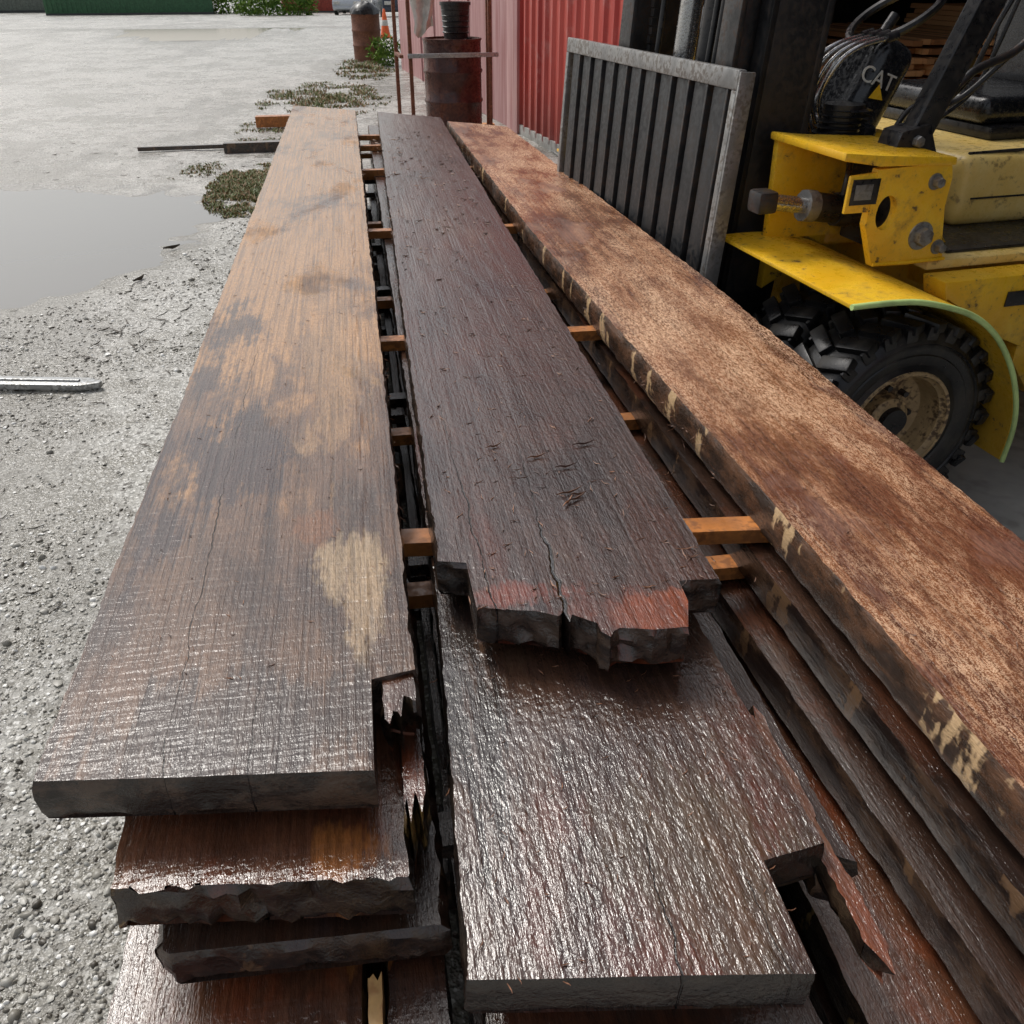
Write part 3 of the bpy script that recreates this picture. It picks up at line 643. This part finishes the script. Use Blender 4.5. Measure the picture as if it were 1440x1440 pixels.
for (bx,bz,br) in ((.165,1.05,.018),(.16,.885,.032),(.235,.845,.017)):
    bm=bmesh.new(); bmesh.ops.create_cone(bm,cap_ends=True,segments=6,radius1=br,radius2=br*.9,depth=.03,matrix=Matrix.Translation((bx,.225,bz))@Matrix.Rotation(math.pi/2,4,'X')); bmob('bolt',bm,M_grey,tw,.003)
    lathe('washer',[(0,-.004),(br*1.35,-.004),(br*1.4,0)],M_grey,tw,'y',(bx,.24,bz),24)
# tilt cylinder
tube('tilt_rod',[(-.40,.30,.975),(-.24,.30,.95)],.026,M_chrome,fk)
tube('tilt_gland',[(-.255,.30,.953),(-.215,.30,.947)],.050,M_grey,fk)
tube('tilt_cylinder',[(-.215,.30,.947),(.05,.30,.905)],.046,M_black,fk)
tube('cylinder_boss',[(-.13,.30,.934),(-.08,.30,.927)],.054,M_black,fk)
box('rod_clevis',-.44,-.37,.26,.34,.94,1.01,M_steel,fk,.015)
tube('cylinder_hose',[(-.13,.27,.985),(-.12,.28,1.05),(-.06,.36,1.07),(.05,.45,1.05)],.010,M_black,fk,sm=True)
tube('far_tilt_cylinder',[(-.40,1.95,.97),(.10,1.95,.90)],.042,M_black,fk)
# mast
def mastbox(name,x0,x1,y0,y1,z0,z1,mat,bev=.005):
    o=box(name,x0,x1,y0,y1,z0,z1,mat,fk,bev); o.rotation_euler=(0,math.radians(3.5),0); return o
XO=-.03
for (ya,yb) in ((.58,.66),(1.64,1.72)):
    mastbox('mast_outer_channel_web',-.36+XO,-.14+XO,ya,ya+.022 if ya<1 else yb,.10,3.0,M_grate)
    mastbox('mast_flange',-.36+XO,-.335+XO,ya,yb,.10,3.0,M_grate); mastbox('mast_flange',-.165+XO,-.138+XO,ya-.002,yb+.002,.10,3.0,M_grate)
for (ya,yb) in ((.68,.74),(1.56,1.62)):
    mastbox('mast_inner_channel',-.42+XO,-.20+XO,ya,yb,.12,3.0,M_steel)
    mastbox('inner_flange',-.44+XO,-.418+XO,ya-.04,yb+.02,.12,3.0,M_steel)
for z in (.25,1.0,2.4): mastbox('mast_crossmember',-.19+XO,-.16+XO,.66,1.64,z,z+.12,M_black)
for y in (1.05,1.25): vs_,fs_=tubemesh([[(-.33,y,.4),(-.16,y,2.9)]],.045,14); mk('lift_cylinder',vs_,fs_,M_chrome if y>1.1 else M_black,fk)
bm=bmesh.new()
for y in (.82,1.48):
    for k in range(70): addbox(bm,(-.36+.0018*k,y+(.004 if k%2 else -.004),.5+k*.032),(.02,.03,.026))
bmob('lift_chain',bm,M_steel,fk,0)
for k,y in enumerate((.90,.95,1.40)): tube('hydraulic_hose',[(-.38,y,.6),(-.30,y+.02,1.4),(-.22,y,2.6)],.012,M_black,fk,sm=True)
# load backrest
gy0,gy1=.46,2.10
def gb(name,x0,x1,y0,y1,z0,z1,mat,bev=.004):
    o=box(name,x0,x1,y0,y1,z0,z1,mat,fk,bev); o.rotation_euler=(0,math.radians(3.5),0); return o
gx=-.54
gb('backrest_top',gx,gx+.03,gy0,gy1,1.25,1.31,M_grey,.006)
gb('backrest_side',gx,gx+.03,gy0,gy0+.03,.30,1.25,M_grey); gb('backrest_side',gx,gx+.03,gy1-.03,gy1,.30,1.25,M_grey)
gb('backrest_edge',gx+.001,gx+.055,gy0-.012,gy0,.30,1.305,M_grey); 
nb_=11
for k in range(nb_):
    y=gy0+.05+(gy1-gy0-.10)*(k+.5)/nb_
    gb('backrest_bar',gx+.012,gx+.024,y-.056,y+.05,.30,1.25,M_grate)
    gb('bar_rib',gx+.001,gx+.075,y-.068,y-.056,.30,1.25,M_steel)
for z in (.18,.50): gb('carriage_bar',gx+.03,gx+.09,gy0+.1,gy1-.1,z,z+.12,M_black)
for y in (.72,1.62):
    box('fork_shank',gx-.035,gx+.01,y-.06,y+.06,.045,.62,M_steel,fk,.006)
    box('fork_blade',gx-1.25,gx-.034,y-.06,y+.06,.045,.085,M_steel,fk,.006)
# chassis, deck, hood
box('chassis',.32,1.75,.62,1.72,.22,.74,M_yel,fk,.03)
box('deck_plate',.12,1.0,.10,.62,.765,.795,M_cream,fk,.008)
box('deck_mat',.24,.95,.16,.60,.796,.806,M_black,fk,.003)
prism('step_side',[(.50,.44),(.48,.76),(1.15,.76),(1.15,.30),(.62,.30)],.0,.09,M_yel,fk,.01)
prism('deck_front_panel',[(.12,.70),(.10,.762),(.50,.762),(.50,.50),(.38,.55),(.28,.63)],-.02,.09,M_yel,fk,.008)
box('panel_stripe',.36,.48,-.026,-.0215,.66,.71,M_black,fk,.001)
box('step_tread',.58,1.1,-.12,-.001,.36,.39,M_black,fk,.006)
box('front_cowl',.10,.34,.66,1.74,.70,1.10,M_yel,fk,.03,3)
box('engine_hood',.46,1.85,.42,1.86,.80,1.05,M_cream,fk,.055,4)
box('hood_side',.50,1.80,.44,1.84,.55,.81,M_yel,fk,.02)
box('hood_seam',.52,1.83,.415,.422,.90,.906,M_black,fk,.001)
tube('hood_trim',[(.50,.46,1.05),(.75,.452,1.056),(1.1,.452,1.056)],.006,M_black,fk)
box('seat_base',.76,1.30,.66,1.40,1.05,1.10,M_black,fk,.02)
box('seat_cushion',.74,1.32,.70,1.36,1.10,1.20,M_blk2,fk,.045,4)
o=box('seat_back',1.26,1.38,.78,1.34,1.18,1.70,M_blk2,fk,.05,4)
prism('counterweight',[(1.80,.30),(1.80,1.08),(2.25,1.10),(2.45,.95),(2.50,.55),(2.40,.28)],.25,2.05,M_yel,fk,.05)
prism('guard_leg_near',[(.05,1.09),(.14,1.09),(.31,1.52),(.57,2.15),(.50,2.18),(.225,1.54)],.27,.33,M_black,fk,.008)
prism('guard_leg_far',[(.06,1.09),(.13,1.09),(.30,1.52),(.55,2.15),(.50,2.18),(.235,1.54)],2.0,2.06,M_black,fk,.008)
prism('guard_foot',[(.01,1.10),(.03,1.17),(.13,1.19),(.18,1.10)],.25,.35,M_black,fk,.006)
bm=bmesh.new(); bmesh.ops.create_cone(bm,cap_ends=True,segments=6,radius1=.020,radius2=.018,depth=.03,matrix=Matrix.Translation((.09,.245,1.14))@Matrix.Rotation(math.pi/2,4,'X')); bmob('guard_bolt',bm,M_grey,fk,.003)
for y in (.28,2.0): box('guard_rear_leg',1.72,1.80,y,y+.06,1.0,2.18,M_black,fk,.008)
for y in (.27,2.0): box('guard_rail',.48,1.85,y,y+.06,2.15,2.21,M_black,fk,.008)
for k in range(9): box('guard_bar',.50+k*.16,.53+k*.16,.30,2.03,2.16,2.20,M_black,fk,.005)
def rb(name,c,d,ry,mat,bev,rx=0):
    bm=bmesh.new(); addbox(bm,(0,0,0),d); o=bmob(name,bm,mat,fk,bev,5); o.location=c; o.rotation_euler=(rx,ry,0); return o
rb('steering_column_cover',(.20,.76,1.24),(.17,.28,.34),math.radians(24),M_blk2,.075)
rb('column_neck',(.12,.74,1.09),(.18,.28,.12),math.radians(10),M_blk2,.04)
for k in range(5):
    lathe('boot_pleat',[(.065,-.006),(.085,.0),(.065,.006)],M_black,fk,'z',(.02+.006*k,.58,1.125+.018*k),32)
lathe('boot_core',[(.066,0),(.07,.1),(0,.1)],M_black,fk,'z',(.03,.58,1.115),24)
cu=bpy.data.curves.new('logo_text','FONT'); cu.body='CAT'; cu.size=.075; cu.extrude=.0015; cu.align_x='CENTER'; cu.materials.append(M_white)
o=bpy.data.objects.new('logo_text',cu); link(o,fk); o.location=(.165,.614,1.262); o.rotation_euler=(math.radians(86),math.radians(18),0)
mk('logo_triangle',[(.145,.612,1.225),(.205,.612,1.215),(.18,.612,1.268)],[(0,1,2)],M_yel,fk,recalc=False)
for k in range(4):
    y=.58+.045*k
    tube('control_lever',[(.03,y+.08,1.10),(-.03,y+.06,1.22),(-.01,y+.03,1.33),(.06,y+.02,1.385),(.17,y+.02,1.41)],.008,M_chrome,fk,sm=True)
    tube('lever_knob',[(.16,y+.02,1.408),(.20,y+.02,1.418)],.016,M_black,fk)
o=lathe('steering_wheel',[(.17+.016*math.cos(a*.785),.016*math.sin(a*.785)) for a in range(9)],M_black,fk,'z',seg=40); o.location=(.48,1.0,1.46); o.rotation_euler=(0,math.radians(-32),0)
tube('steering_shaft',[(.30,.98,1.2),(.48,1.0,1.46)],.02,M_black,fk)
tube('hand_rail',[(.24,.36,1.22),(.34,.37,1.32),(.50,.38,1.38),(.62,.38,1.50),(.75,.38,1.72)],.014,M_steel,fk,sm=True)
tube('cable',[(.20,.40,1.14),(.30,.42,1.22),(.40,.44,1.30),(.44,.42,1.46),(.58,.40,1.80)],.009,M_black,fk,sm=True)
tube('cable',[(.22,.46,1.11),(.36,.5,1.16),(.48,.5,1.25),(.52,.48,1.40),(.60,.44,1.9)],.008,M_black,fk,sm=True)
tube('cable',[(.18,.50,1.10),(.26,.52,1.2),(.42,.5,1.22),(.56,.46,1.36),(.72,.44,1.5)],.010,M_black,fk,sm=True)
# ------------------------------------------------------------ light / world / camera
w=bpy.data.worlds.new("World"); sc.world=w; w.use_nodes=True; nt=w.node_tree
sky=nt.nodes.new('ShaderNodeTexSky'); sky.sky_type='NISHITA'; sky.sun_disc=False
SE,SA=math.radians(52),math.radians(-35)
sky.sun_elevation=SE; sky.sun_rotation=SA; sky.air_density=1.2; sky.dust_density=4.0; sky.ozone_density=1
hs=nt.nodes.new('ShaderNodeHueSaturation'); hs.inputs['Saturation'].default_value=.35
nt.links.new(sky.outputs[0],hs.inputs['Color']); nt.links.new(hs.outputs[0],nt.nodes['Background'].inputs[0]); nt.nodes['Background'].inputs[1].default_value=.15
sl=bpy.data.lights.new('sun','SUN'); sl.energy=1.5; sl.angle=math.radians(16); sl.color=(1,.96,.90)
so=link(bpy.data.objects.new('sun',sl)); d=Vector((math.sin(SA)*math.cos(SE),math.cos(SA)*math.cos(SE),math.sin(SE))); so.rotation_euler=d.to_track_quat('Z','Y').to_euler(); so.location=(0,0,20)
cam=bpy.data.cameras.new('camera'); cam.sensor_width=36; cam.lens=30; cam.clip_start=.02; cam.clip_end=2000
co=link(bpy.data.objects.new('camera',cam)); co.location=(0,0,1.6); co.rotation_euler=(math.radians(57.65),0,math.radians(-9.67)); sc.camera=co
sc.view_settings.view_transform='Standard'; sc.view_settings.look='None'; sc.view_settings.exposure=0
